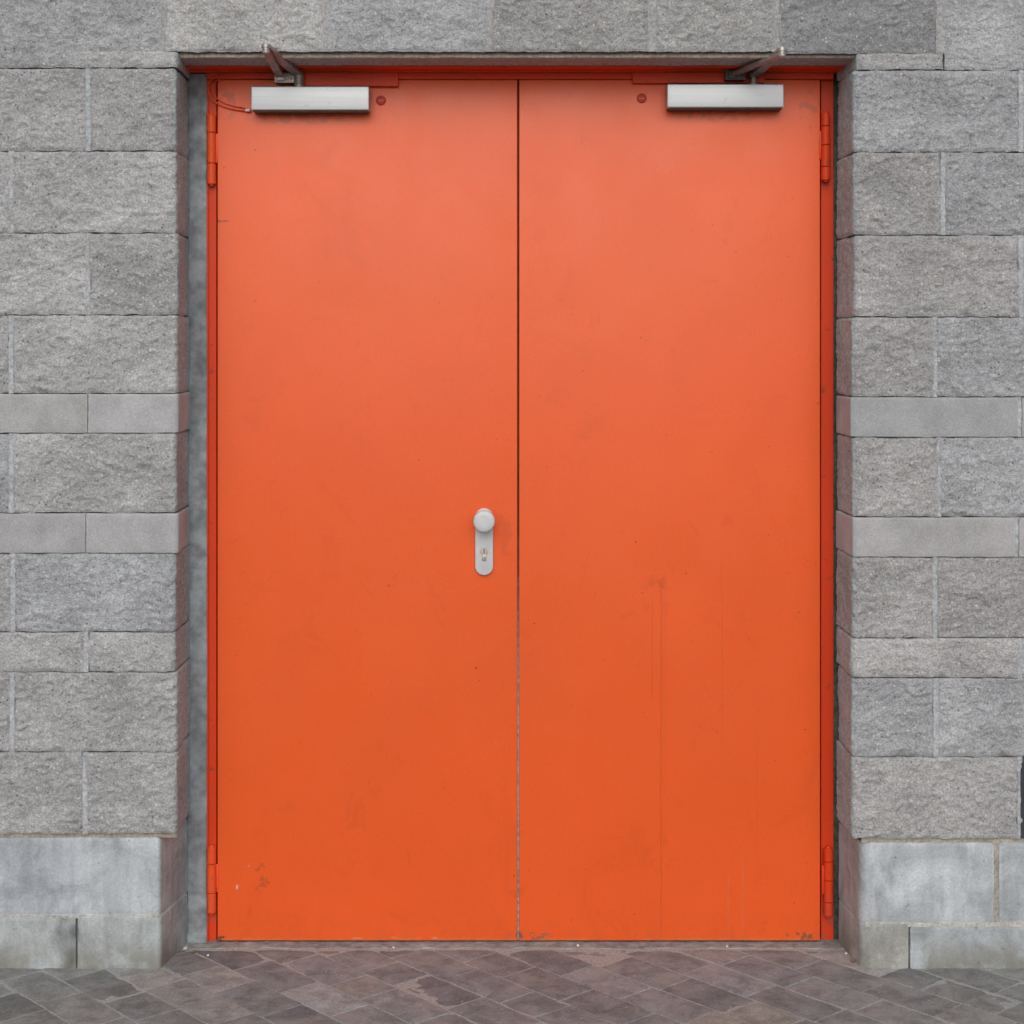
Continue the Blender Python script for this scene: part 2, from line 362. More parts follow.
def patch(buf, poly, z0, z1, tint, kind='rough', res=.0036, rad=.012, proud=0.0, skirt=.03, ends=(True, True), rev=None, colfn=None):
    u, p, nr = path_pts(poly, rad, res)
    nv = max(3, int(round((z1 - z0) / res)) + 1); v = np.linspace(z0, z1, nv)
    U, V = np.meshgrid(u, v, indexing='ij'); N = np.zeros(U.shape + (3,)); N[..., 0] = nr[:, 0][:, None]; N[..., 1] = nr[:, 1][:, None]
    P = np.zeros_like(N); P[..., 0] = p[:, 0][:, None]; P[..., 1] = p[:, 1][:, None]; P[..., 2] = V
    off = RS.uniform(0, 200, 3)
    Q = P + off
    # ragged outline: slide border points a little in the plane of the sheet
    eu = np.minimum(U - u[0] if ends[0] else 9, u[-1] - U if ends[1] else 9) if (ends[0] or ends[1]) else np.full(U.shape, 9.)
    ev = np.minimum(V - z0, z1 - V); de = np.minimum(eu, ev)
    jit = perlin(Q * 30) * .0022 + perlin(Q * 95) * .0011
    edge = 1 - sstep(de / .02)
    amp = dict(rough=1.0, half=.8, band=.06, plinth=.16)[kind]
    if kind == 'plinth' or kind == 'band': jit *= .45
    P[..., 0] += (perlin(Q * 34 + 51) * .0030 + perlin(Q * 90 + 17) * .0012) * (.4 if kind in ('band', 'plinth') else 1) * (1 - sstep(eu / .02)) * (np.abs(N[..., 0]) < .3)
    P[..., 2] += jit * edge * np.sign(V - (z0 + z1) / 2)
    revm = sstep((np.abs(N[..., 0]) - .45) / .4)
    st = np.array([.62, .62, 1.0])
    w = Q + .012 * np.stack([perlin(Q * 22), perlin(Q * 22 + 37), perlin(Q * 22 + 71)], -1)
    d = perlin(w * 9 * st) * .0042 + perlin(w * 24 * st) * .0046 + (.35 - np.abs(perlin(w * 42 * st))) * .0058 \
        + (np.abs(perlin(w * 70 * st + 11)) - .3) * .0056 + (np.abs(perlin(w * 125 * np.array([.8, .8, 1]))) - .3) * .0040 + perlin(w * 190) * .0013
    mask = (.55 + .45 * sstep(de / .014)) * (1 - .55 * revm)
    d = d * amp * mask
    cw = .0034 if kind in ('rough', 'half') else .0018
    chip = np.clip(perlin(Q * 26) - .25, 0, 1) * .012 * (1 - sstep(de / .016))
    d = d + proud - cw * (1 - sstep(de / .0045)) - chip * (1 if amp > .5 else .35)
    P += N * d[..., None]
    C = np.ones(P.shape) * np.array(tint)
    lowv = 1 + .10 * perlin(Q * 5)[..., None] + .05 * perlin(Q * 16)[..., None]
    hollow_shade = np.clip(1.0 + d / .010 * .22, .62, 1.14)[..., None] if amp > .5 else 1.0  # crevice shade put into the colour: hollows darker, ridges lighter
    C = C * lowv * hollow_shade
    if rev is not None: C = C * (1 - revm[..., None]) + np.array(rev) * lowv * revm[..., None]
    if colfn: C = colfn(P, C, U, V, u)
    # skirt into the wall
    ui = np.r_[0, 0, np.arange(len(u)), len(u) - 1, len(u) - 1]; vi = np.r_[0, 0, np.arange(nv), nv - 1, nv - 1]
    P2 = P[ui][:, vi].copy(); C2 = C[ui][:, vi].copy(); N2 = N[ui][:, vi]
    sk = np.zeros(P2.shape[:2], bool); sk[0, :] = sk[-1, :] = True; sk[:, 0] = sk[:, -1] = True
    P2[sk] -= N2[sk] * skirt; C2[sk] *= .55
    buf.grid(P2, C2)

bw = empty("block_wall", (0, 0.1, 0), "grey split-face concrete block wall around the orange double door", "wall")
rough, bands, mort, plin = Buf(), Buf(), Buf(), Buf()
G1 = np.array([.422, .432, .449])
REVL, REVR = (.39, .50, .53), (.42, .53, .56)  # light put into reveal colours: bluish against orange door bounce, right side brighter
MORT = (.42, .45, .485); TAN = (.33, .29, .235)
def strip(x0, x1, z0, z1, y, col, res=.004):                       # mortar set between blocks
    nx = max(2, int((x1 - x0) / res) + 1); nz = max(2, int((z1 - z0) / res) + 1)
    X, Z = np.meshgrid(np.linspace(x0, x1, nx), np.linspace(z0, z1, nz), indexing='ij')
    P = np.stack([X, np.full(X.shape, y), Z], -1); o = RS.uniform(0, 99, 3)
    P[..., 1] += perlin(P * 60 + o) * .0022 + perlin(P * 160 + o) * .001
    mort.grid(P, np.ones(P.shape) * np.array(col) * (1 + .2 * perlin(P * 20 + o)[..., None]))
tint_override = {}
def tint_for(kind, i, side):
    g = G1 * RS.uniform(.89, 1.06)
    if kind == 'band': g = np.array([.39, .40, .42]) * RS.uniform(.94, 1.06) if RS.rand() < .6 else np.array([.388, .396, .404]) * RS.uniform(.94, 1.05)
    elif RS.rand() < .3: g = G1 * np.array([.97, 1., 1.04]) * RS.uniform(.95, 1.04)
    return g
STEP = 165.0
LO, RO = 176.5, 853.0             # opening edges on the wall face (pixels of the photo, turned into metres)
LEFT = [(68,151,88,'rough'),(151,233,11,'rough'),(233,315,88,'rough'),(315,393.5,11,'rough'),(393.5,433,88,'band'),(433,513,11,'rough'),
        (513,553,86,'band'),(553,632,13,'rough'),(632,672,86,'half'),(672,752,12,'rough'),(752,834,85,'rough')]
RIGHT = [(70,152,1021,'rough'),(152,235,943,'rough'),(235,317,1021,'rough'),(317,397,935,'rough'),(397,437,1020,'band'),(437,517,939,'rough'),
         (517,557,1017,'band'),(557,638,935,'rough'),(638,678,1020,'half'),(678,757,936,'rough'),(757,839,1020,'rough')]
HG = .0010                         # half of a horizontal joint
def put(kind, poly, z0, z1, tint, res, rev=None, ends=(True, True)):
    b = bands if kind == 'band' else rough
    pr = {'band': .0035, 'half': .002, 'rough': .001}[kind]
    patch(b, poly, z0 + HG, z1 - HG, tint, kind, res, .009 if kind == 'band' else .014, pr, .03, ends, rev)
def res_for(xa, xb):
    return .0036 if (xb > -20 and xa < 1044) else .011
# left of the opening
for i, (ya, yb, j, kind) in enumerate(LEFT):
    z0, z1 = PZ(yb), PZ(ya); gap = RS.choice([1.2, 3.6, 4.2]) if kind != 'band' else 1.6
    wob = RS.uniform(-2.5, 2.5)
    xo = LO + wob * .7 if kind != 'band' else LO + .5
    t = tint_for(kind, i, 'L')
    put(kind, [(PX(j) + gap * S / 2, 0), (PX(xo), 0), (PX(189.0, REC) + RS.uniform(-.003, .002), REC)], z0, z1, t, .0036, REVL, (True, False))
    strip(PX(j) - .006, PX(j) + .006, z0, z1, .0045 if kind == 'band' else .0008, MORT)
    x = j
    while x > -620:
        xa = x - STEP; g2 = RS.choice([1.2, 3.6])
        put(kind, [(PX(xa) + g2 * S / 2, 0), (PX(x) - gap * S / 2, 0)], z0, z1, tint_for(kind, i, 'L'), res_for(xa, x))
        if xa > -40: strip(PX(xa) - .006, PX(xa) + .006, z0, z1, .0045 if kind == 'band' else .0008, MORT)
        x = xa; gap = g2
for i, (ya, yb, j, kind) in enumerate(RIGHT):
    z0, z1 = PZ(yb), PZ(ya); gap = RS.choice([1.4, 3.2, 4.4]) if i not in (3, 5) else 1.0
    xo = RO + RS.uniform(-1.5, 2.5) if kind != 'half' else RO - 1
    t = tint_for(kind, i, 'R') * np.array([.985, .975, .965]) * (.90 if i == 1 else 1)
    if kind == 'band': t = np.array([.37, .385, .41]) if i == 4 else np.array([.39, .395, .41])
    put(kind, [(PX(837.5, REC) + RS.uniform(-.002, .003), REC), (PX(xo), 0), (PX(j) - gap * S / 2, 0)], z0, z1, t, .0036, REVR, (False, True))
    strip(PX(j) - .006, PX(j) + .006, z0, z1, .0045 if kind == 'band' else .0008, MORT)
    x = j
    while x < 1640:
        xb = x + STEP; g2 = RS.choice([1.2, 3.6])
        if i == len(RIGHT) - 1 and x < 1025: xb = x + 82; x = xb; gap = 1.5; continue      # the dark vent sits in this place
        tt = tint_for(kind, i, 'R') * np.array([.985, .975, .965]) * (.88 if i == 1 else 1)
        put(kind, [(PX(x) + gap * S / 2, 0), (PX(xb) - g2 * S / 2, 0)], z0, z1, tt, res_for(x, xb))
        if x < 1060: strip(PX(xb) - .006, PX(xb) + .006, z0, z1, .0045 if kind == 'band' else .0008, MORT)
        x = xb; gap = g2
# courses over the door
TOPJ = [-662,-497,-332,-167,-2,163.5,325,489.5,652.5,776.5,940.5,1105,1270,1435,1600]
dark_top = {2: .0}
for k in range(len(TOPJ) - 1):
    xa, xb = TOPJ[k], TOPJ[k + 1]
    yb = 68 if xb < 170 else (52 if xb < 935 else (57 if xb < 945 else 70))
    if xa > 770 and xb < 945: yb = 54.0
    t = tint_for('rough', 0, 'T') * {325: .95, 489.5: .80, 652.5: .97, 776.5: .74, -2: .95}.get(xa, 1.0) * np.array([1, .995, .98])
    g = {163.5: 4, 489.5: 4, 652.5: 7, 776.5: 3.5, 940.5: 8, 325: 3}.get(xa, 3); gb = {163.5: 4, 489.5: 4, 652.5: 7, 776.5: 3.5, 940.5: 8, 325: 3}.get(xb, 3)
    put('rough', [(PX(xa) + g * S / 2, 0), (PX(xb) - gb * S / 2, 0)], PZ(yb), PZ(-30), t, res_for(xa, xb))
    strip(PX(xb) - .011, PX(xb) + .011, PZ(yb) + .001, PZ(-30), .001, (.36, .37, .38))
for c in range(4):                                                     # out of the picture, above
    ya = -30 - 82 * c; x = -640 + (c % 2) * 82
    while x < 1600:
        put('rough', [(PX(x) + .003, 0), (PX(x + STEP) - .003, 0)], PZ(ya), PZ(ya - 82), tint_for('rough', 0, 'T'), .012); x += STEP
# filler pieces beside the lintel
patch(rough, [(PX(76), 0), (PX(176.5), 0), (PX(189, REC), REC)], PZ(67.5), PZ(51.5), G1 * .98, 'half', .0036, .012, .004, .03, (True, False), REVL)
patch(rough, [(PX(838, REC), REC), (PX(857), 0), (PX(943), 0)], PZ(69.3), PZ(53.5), G1 * .97, 'half', .0036, .012, .001, .03, (False, True), REVR)
# tan bedding joint under the blocks and pointing of the plinth
strip(PX(-640), PX(176), PZ(838.5), PZ(833), .009, (.36, .33, .28)); strip(PX(862), PX(1640), PZ(844), PZ(838.5), .009, (.40, .375, .33))

# plinth: two courses, splayed into the recess
def cf_l(P, C, U, V, u):
    x = P[..., 0]; m = sstep((x - PX(150)) / .012) * sstep((PX(165) - x) / .008 + .5)
    C = C * (1 - m[..., None] * .0) + m[..., None] * np.array([.02, .035, .03])
    C = C * (1 - .0 * m[..., None]); k = (x < PX(74 + 0)) & (V > PZ(917)); C[k] *= np.array([.90, .91, .93])
    lo = (V < PZ(918)); dk = sstep((x - PX(52) + .03 * perlin(P * 14)) / .04) * sstep((PX(80) - x) / .01) * lo * np.clip(.75 + perlin(P * 30), 0, 1.1)
    C = C * (1 - .62 * dk[..., None]); return C
PL = np.array([.435, .475, .515]); PLG = np.array([.385, .42, .44]); RV = (.36, .43, .45)  # RV is also bluish to offset orange bounce from the door
yl = .007
patch(plin, [(PX(-640), yl), (PX(160, yl), yl), (PX(187, REC), REC + .004)], PZ(916.8), PZ(838.5), PL, 'plinth', .006, .010, 0, .03, (True, False), RV, cf_l)
patch(plin, [(PX(77.5, yl), yl), (PX(160.5, yl), yl), (PX(187, REC), REC + .004)], -.03, PZ(917.0), PLG * .98, 'plinth', .005, .010, 0, .03, (True, False), RV, cf_l)
patch(plin, [(PX(-640), yl), (PX(75.5, yl), yl)], -.03, PZ(918.5), PLG, 'plinth', .006, .010, 0, .03, (True, True), RV, cf_l)
strip(PX(-640), PX(159), PZ(919.5), PZ(915.3), .0085, (.46, .45, .42)); 
patch(plin, [(PX(839, REC), REC + .004), (PX(861, yl), yl), (PX(994, yl), yl)], PZ(924.0), PZ(843.5), PL * 1.04, 'plinth', .005, .030, 0, .03, (False, True), (.40, .46, .475))
patch(plin, [(PX(999.5, yl), yl), (PX(1200, yl), yl)], PZ(923.5), PZ(843.5), PL * .97, 'plinth', .006, .03, 0, .03, (True, True))
patch(plin, [(PX(1204, yl), yl), (PX(1640, yl), yl)], PZ(923.5), PZ(843.5), PL, 'plinth', .008, .03, 0, .03, (True, True))
patch(plin, [(PX(839, REC), REC + .004), (PX(862, yl), yl), (PX(908.5, yl), yl)], -.03, PZ(924.4), np.array([.375, .385, .37]), 'plinth', .005, .03, 0, .03, (False, True), (.40, .45, .455))
patch(plin, [(PX(910.5, yl), yl), (PX(1640, yl), yl)], -.03, PZ(927.5), PL * .88, 'plinth', .006, .03, 0, .03, (True, True))
strip(PX(866), PX(1640), PZ(928.0), PZ(923.0), .0085, (.49, .485, .46)); strip(PX(993.5), PX(1000), PZ(924), PZ(843), .0095, (.38, .365, .33))
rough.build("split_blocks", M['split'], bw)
bands.build("band_courses", M['band'], bw, label="smooth flush courses of thin pale concrete bricks")
mort.build("mortar_joints", M['mortar'], bw)
plin.build("plinth", M['plinth'], bw, label="smooth bluish grey rendered plinth at the foot of the wall")
bm = bmesh.new()                                                       # body of the wall behind the facing, with an added light-stop slab
ZT = PZ(-358); oy = .016
for (x0, x1, z0, z1, ya) in [(PX(-640), PX(164), PZ(836), ZT, oy), (PX(874), PX(1640), PZ(841), ZT, oy), (PX(-640), PX(156), -.05, PZ(836), oy), (PX(872), PX(1640), -.05, PZ(841), oy), (PX(164.2), PX(873.8), PZ(50.0), ZT, oy)]:
    bm_box(bm, x0, x1, ya, .33, z0, z1)
bm_box(bm, PX(-640), PX(1640), .335, .36, -.05, ZT)  # unseen slab added behind the door to stop light leaking through gaps
fin("wall_core_and_light_stop", bm, M['core'], bw)
# lintel strip over the opening
lb = Buf()
xs = np.linspace(PX(177), PX(857), 300)
prof = [(.020, PZ(50)), (.020, PZ(52.4, .02)), (.0195, PZ(54, .02)), (.0195, PZ(56.2, .02)), (.022, PZ(57.6, .02))] + [(yy, PZ(57.9, .02) - .0035 * (yy > .10)) for yy in np.linspace(.026, .20, 20)]
Y = np.repeat(np.array([q[0] for q in prof])[None], 300, 0); Z = np.repeat(np.array([q[1] for q in prof])[None], 300, 0); X = np.repeat(xs[:, None], len(prof), 1)
n1 = perlin(np.stack([X * 9, Y * 9, X * 0], -1)); n2 = perlin(np.stack([X * 60, Y * 60, X * 0], -1)); n3 = perlin(np.stack([X * 35, Z * 90, X * 0 + 4], -1))
Z = Z + n1 * .0012 + n2 * .0008; Y = Y + n3 * .0015
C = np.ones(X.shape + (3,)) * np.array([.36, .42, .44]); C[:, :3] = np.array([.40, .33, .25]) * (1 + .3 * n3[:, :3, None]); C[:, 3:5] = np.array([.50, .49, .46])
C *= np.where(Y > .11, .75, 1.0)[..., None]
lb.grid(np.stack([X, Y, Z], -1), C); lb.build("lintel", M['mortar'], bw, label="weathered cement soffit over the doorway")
# grey plaster between the masonry and the frame, with an uneven edge
def ragged(name, mat, xa, xb, ya, yb, depth, ja, jb, parent, back=.05, label=None, bulge=.0012):
    b = Buf(); zs = np.linspace(PZ(yb, depth), PZ(ya, depth), 260); us = np.linspace(0, 1, 9)
    Z, Um = np.meshgrid(zs, us, indexing='xy')
    o = RS.uniform(0, 90); s = lambda k, z: perlin(np.stack([z * k + o, z * 0 + o, z * 0], -1))
    A = xa + ja * (s(6, zs) + .6 * s(22, zs) + .4 * s(70, zs)); B = xb + jb * (s(4, zs + 9) + .6 * s(16, zs + 9))
    X = A[None] * (1 - Um) + B[None] * Um; Y = depth + bulge * perlin(np.stack([X * 25, Z * 12, X * 0 + o], -1)) + .0008 * perlin(np.stack([X * 90, Z * 70, X * 0 + o], -1))
    P = np.stack([X, Y, Z], -1)
    P = np.concatenate([P[:1] + np.array([0, back, 0]), P, P[-1:] + np.array([0, back, 0])], 0)
    b.grid(P, np.ones(P.shape) * .3); return b.build(name, mat, parent, True, label)
ragged("plaster_strip", M['plaster'], PX(187.3, REC), PX(206.3, REC), 74, 948, REC + .002, .0040, .0012, bw, label="narrow blue-grey plaster strip between the blocks and the orange frame")
ragged("sealant_strip", M['seal'], PX(831.5, .215), PX(839.5, .215), 74, 948, .216, .0035, .0045, bw, label="dark crumbling filler beside the right of the frame", bulge=.006)

# dark vent let into the wall at the right
vt = empty("wall_vent", (PX(1061), .02, PZ(840)), "dark navy louvred vent set in the block wall above the right plinth", "vent")
bm = bmesh.new(); x0, x1, z0, z1 = PX(1020.6), PX(1101), PZ(838.5), PZ(763)
for a in ((x0, x0 + .012, z0, z1), (x1 - .012, x1, z0, z1), (x0 + .0125, x1 - .0125, z0, z0 + .012), (x0 + .0125, x1 - .0125, z1 - .012, z1)):
    bm_box(bm, a[0], a[1], .000, .03, a[2], a[3], .0015)
fin("vent_frame", bm, M['navy'], vt)
bm = bmesh.new()
for k in range(9):
    z = z0 + .014 + k * (z1 - z0 - .028) / 9
    vs = [bm.verts.new(p) for p in ((x0 + .012, .005, z), (x1 - .012, .005, z), (x1 - .012, .022, z + .021), (x0 + .012, .022, z + .021))]
    bm.faces.new(vs)
fin("louvre", bm, M['navy'], vt)

# ------------------------------------------------------------------ the door
dd = empty("double_door", (0, .22, 0), "orange painted steel double door set back in the grey block wall", "door")
LF, FF = .195, .206              # leaf face, frame face
LW = (217.4, 517.3); RW = (519.1, 820.2)
ZB, ZTP = PZ(940.7, LF), PZ(79.6, LF)
bm = bmesh.new()
bm_box(bm, PX(206.0, FF), PX(216.4, FF), FF, .30, 0, PZ(70, FF), .0015)
bm_box(bm, PX(206.0, FF), PX(222, FF), .262, .302, 0, PZ(70, FF))
bm_box(bm, PX(821.4, FF), PX(834, FF), FF + .006, .30, 0, PZ(70, FF), .0015)
bm_box(bm, PX(816, FF), PX(834, FF), .262, .302, 0, PZ(70, FF))
bm_box(bm, PX(183.0, .115), PX(844.5, .115), .112, .30, PZ(66.8, .112), PZ(50, .112), .002)     # head, stepped
bm_box(bm, PX(187.5, .16), PX(839.5, .16), .158, .299, PZ(71.2, .16), PZ(63, .16), .002)
bm_box(bm, PX(206, .18), PX(834, .18), .184, .298, PZ(78.6, .18), PZ(71, .18), .0015)
# folded lip along the hinge jamb
bm_box(bm, PX(205.6, .2), PX(208.6, .2), .199, .2055, .004, PZ(78.8, .2), .001)
fin("door_frame", bm, M['frame'], dd)
def leafmesh(a, b):
    bm = bmesh.new(); bm_box(bm, PX(a, LF), PX(b, LF), LF, .258, ZB, ZTP, .0022, 3); return bm
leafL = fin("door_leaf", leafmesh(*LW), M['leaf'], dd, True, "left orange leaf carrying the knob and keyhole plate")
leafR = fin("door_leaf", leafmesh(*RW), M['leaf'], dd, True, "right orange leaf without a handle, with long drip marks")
# hinges: three knuckles on a pin
def hinge(px, y0, y1, leaf):
    bm = bmesh.new(); c = (PX(px, .19), .192, 0); z0, z1 = PZ(y1, .18), PZ(y0, .18); L = z1 - z0; r = .0115
    cuts = [0, .20, .52, .80, 1.0] if px > 500 else [0, .30, .74, 1.0]
    for k in range(len(cuts) - 1):
        a, b = z0 + cuts[k] * L + .0007, z0 + cuts[k + 1] * L - .0007
        bm_lathe(bm, (c[0], c[1], a), (0, 0, 1), [(0, r - .0012), (.0012, r), (b - a - .0012, r), (b - a, r - .0012)], 28)
    bm_lathe(bm, (c[0], c[1], z0 - .004), (0, 0, 1), [(0, .005), (.001, .006), (L + .006, .006), (L + .008, .005)], 16)
    s = 1 if px < 500 else -1
    bm_box(bm, min(c[0], c[0] + s * .017), max(c[0], c[0] + s * .017), .1935, .1985, z0 + .31 * L, z0 + .73 * L, .001)
    return fin("hinge", bm, M['frame' if px > 500 else 'hinge'], leaf, True)
M['hinge'] = mat_paint("orange_hinge_paint", (.80, .092, .018), False, 1.5, .38)
hinge(211.3, 114, 184, leafL); hinge(211.6, 848, 914, leafL)
hinge(825.8, 112, 180, leafR); hinge(828.6, 849, 917, leafR)
M['plug'] = mat_paint('shaded_plug_orange', (.42, .035, .008), False, 1.5, .35)  # plug orange darkened, standing in for shade in its ring groove
# round plugs near the top of each leaf
for px, py, lf in ((381, 100.5, leafL), (641.7, 98.3, leafR)):
    bm = bmesh.new(); bm_lathe(bm, (PX(px, LF), LF, PZ(py, LF)), (0, -1, 0), [(-.004, .0125), (.0015, .0125), (.003, .0112), (.0034, .0085), (.0022, .0078), (.0022, .001)], 32)
    pg = fin("bolt_plug", bm, M['plug'], lf, True); bm = bmesh.new()
    bm_box(bm, PX(px, LF) - .0075, PX(px, LF) + .0075, LF - .0042, LF - .002, PZ(py, LF) - .0034, PZ(py, LF) + .0010, .0004)
    fin("plug_glint", bm, M['hinge'], pg)  # brighter bar stands in for the highlight on the plug
# seal in the gap between the leaves: dark above, worn grey brush below
def mat_gap():
    t = NT("gap_seal"); p = t.pos(); z = t.sep(p)[2]
    zz = t.math('ADD', z, t.math('MULTIPLY_ADD', t.noise(t.map(p, (0, 0, 14)), 1.0, 4, .6), .5, -.25))
    c = t.mix(t.ramp(zz, PZ(520, .2), PZ(720, .2)), rgb(.07, .022, .015), rgb(.36, .29, .28))
    k = t.ramp(t.noise(p, 90, 3, .6), .3, .7, .6, 1.2)
    return t.fin(t.mix(1.0, c, t.grey(k), 'MULTIPLY'), .85, None, .2)
bm = bmesh.new(); bm_box(bm, PX(517.35, LF), PX(519.05, LF), .1985, .25, ZB + .001, ZTP - .002)
fin("meeting_strip", bm, mat_gap(), dd, label="worn seal in the gap between the leaves, dark above and pale below")
# lock plate and knob
ex, ez0, ez1 = PX(484.2, LF), PZ(575, LF), PZ(508, LF); hw = 9.1 * S * 1.044
bm = bmesh.new(); out = []
for k in range(25): a = math.pi * k / 24; out.append((math.cos(a), math.sin(a), ez1 - hw))
for k in range(25): a = math.pi + math.pi * k / 24; out.append((math.cos(a), math.sin(a), ez0 + hw))
rings = []
for y, s in ((.001, 1), (-.007, 1), (-.0095, .95), (-.0105, .84)):
    rings.append([bm.verts.new((ex + cx * hw * s, LF + y, zc + cz * hw * s)) for cx, cz, zc in out])
for i in range(3):
    for k in range(50): bm.faces.new((rings[i][k], rings[i][(k + 1) % 50], rings[i + 1][(k + 1) % 50], rings[i + 1][k]))
bm.faces.new(rings[-1])
esc = fin("lock_plate", bm, M['grey'], dd, True)
kz = PZ(521.2, .15)
bm = bmesh.new(); bm_lathe(bm, (PX(484.1, .15), LF - .0095, kz), (0, -1, 0), [(0, .017), (.004, .0165), (.014, .0165), (.020, .0225), (.026, .0265), (.034, .0278), (.040, .0275), (.0445, .026), (.0468, .0225), (.0475, .015), (.0477, .002)], 56)
fin("knob", bm, M['grey'], dd, True)
kx, kzz = ex, PZ(551, LF)
bm = bmesh.new()
bm_lathe(bm, (kx, LF - .008, kzz), (0, -1, 0), [(0, .0088), (.0048, .0088), (.0055, .0080)], 28)
bm_box(bm, kx - .0052, kx + .0052, LF - .0132, LF - .008, kzz - .024, kzz - .004, .0015)
cyl = fin("lock_cylinder", bm, M['steel'], esc, True)
bm = bmesh.new(); bm_box(bm, kx - .001, kx + .001, LF - .0145, LF - .0136, kzz - .006, kzz + .006)
bm_lathe(bm, (kx, LF - .0098, kzz - .007), (0, -1, 0), [(0, .0118), (.0006, .0118)], 28)
fin("keyhole", bm, M['black'], esc)
# door closers with scissor arms
def closer(x0, x1, y0, y1, sp, el, br, plate, label, hub=.008):
    yf = .143; X0, X1 = PX(x0, yf), PX(x1, yf); Z1, Z0 = PZ(y0, yf), PZ(y1, yf)
    root = bpy.data.objects.new("door_closer", None); COL.objects.link(root); root.parent = dd
    root.location = Vector(((X0 + X1) / 2, .195, Z0)) - dd.location; root['label'] = label
    bm = bmesh.new(); bm_box(bm, X0, X1, yf, LF - .006, Z0, Z1, .0028, 3); fin("cover", bm, M['closer'], root, True)
    bm = bmesh.new(); bm_box(bm, X0 + .004, X1 - .004, yf + .006, LF + .0005, Z0 - .003, Z1 + .0015, .001)
    bm_lathe(bm, (X0 + .12 if x0 < 500 else X1 - .09, .168, Z0 - .006), (0, 0, 1), [(0, .008), (.004, .012), (.006, .012)], 24)
    fin("body", bm, M['dark'], root, True)
    ps = Vector((PX(sp[0], .160), .160, PZ(sp[1], .160))); pe = Vector((PX(el[0], -.05), -.05, PZ(el[1], -.05))); pb = Vector((PX(br[0], .165), .163, PZ(br[1], .163)))
    bm = bmesh.new(); bm_lathe(bm, (ps.x, ps.y, Z1), (0, 0, 1), [(0, .013), (.004, .0135), (.006, hub), (ps.z - Z1 + .006, hub), (ps.z - Z1 + .009, .007)], 28)
    fin("spindle", bm, M['arm'], root, True)
    bm = bmesh.new(); bm_bar(bm, ps, pe, .026, .021, .0085); fin("arm", bm, M['arm'], root, True)
    bm = bmesh.new(); bm_bar(bm, pe - Vector((0, 0, .0095)), pb, .018, .020, .0075); 
    fin("forearm", bm, M['arm'], root, True)
    bm = bmesh.new(); bm_lathe(bm, pe - Vector((0, 0, .0165)), (0, 0, 1), [(0, .006), (.002, .0085), (.020, .0085), (.023, .006)], 24)
    fin("elbow_pin", bm, M['closer'], root, True)
    bm = bmesh.new(); bm_box(bm, pb.x - .016, pb.x + .034, .150, .180, pb.z - .013, pb.z + .013, .0015)
    bm_box(bm, pb.x - .009, pb.x + .009, .142, .1505, pb.z - .009, pb.z + .009, .002)
    for q in (.016, .028): bm_lathe(bm, (pb.x + q, .150, pb.z), (0, -1, 0), [(0, .0055), (.002, .005), (.003, .003)], 16)
    fin("bracket", bm, M['arm' if x0 < 500 else 'dark'], root, True)
    bm = bmesh.new(); bm_box(bm, PX(plate[0], .17), PX(plate[1], .17), .1765, .192, PZ(plate[3], .165), PZ(plate[2], .165), .0012)
    fin("mounting_plate", bm, M['frame'], root)
    return root
closer(251, 369, 86.3, 110, (299, 75.0), (266, 46.5), (281.5, 78.5), (284, 398, 71.2, 85.3), "door closer on the left leaf, arm folded to the left", .0125)
closer(667.3, 784, 84, 107.4, (753.5, 76.0), (782, 50.0), (731, 75.5), (633, 765, 71.2, 82.2), "door closer on the right leaf, arm folded to the right")
# painted cable loop at the hinge side of the left leaf
def cable(pts, r, mat, label):
    bm = bmesh.new(); bm_tube(bm, spline([(PX(a, y), y, PZ(b, y)) for a, b, y in pts]), r); return fin("cable", bm, mat, dd, True, label)
cable([(251, 110, .185), (243, 110.5, .188), (226, 107.5, .190), (214, 101, .188), (208.5, 92, .186), (209, 82, .184), (216, 77, .182), (228, 75.5, .181), (238, 78.5, .1815)], .0019, M['hinge'], "thin orange painted cable looping from the left closer to the frame")
cable([(246, 108.2, .189), (230, 105, .1905), (219, 100, .190), (213.5, 92, .1885), (214, 83, .186), (222, 78.5, .1825)], .0014, M['hinge'], "second thin painted cable of the loop")
bm = bmesh.new(); bm_lathe(bm, (PX(245, .186), .186, PZ(110.3, .186)), (1, 0, 0), [(0, .002), (.001, .0042), (.012, .0042), (.013, .002)], 16); fin("cable_ferrule", bm, M['closer'], dd, True)
# sill
sb = Buf(); xs = np.linspace(PX(186, .19), PX(843, .19), 330); ys = np.r_[.148, np.linspace(.150, .262, 18)]
X, Y = np.meshgrid(xs, ys, indexing='ij'); o = 5.3
Y = Y + np.where(Y < .185, 1, 0) * (perlin(np.stack([X * 14, X * 0 + o, X * 0], -1)) * .010 + perlin(np.stack([X * 55, Y * 0 + o, X * 0], -1)) * .004)
Z = .0012 + .35 * perlin(np.stack([X * 16, Y * 30, X * 0 + o], -1)) * .003 + perlin(np.stack([X * 80, Y * 80, X * 0 + o], -1)) * .0015; Z[:, 0] = -.01
Z = np.where(Y > .195, np.minimum(Z, ZB - .003), Z)
sb.grid(np.stack([X, Y, Z], -1), np.ones(X.shape + (3,)) * .2); sb.build("sill", M['sill'], dd)

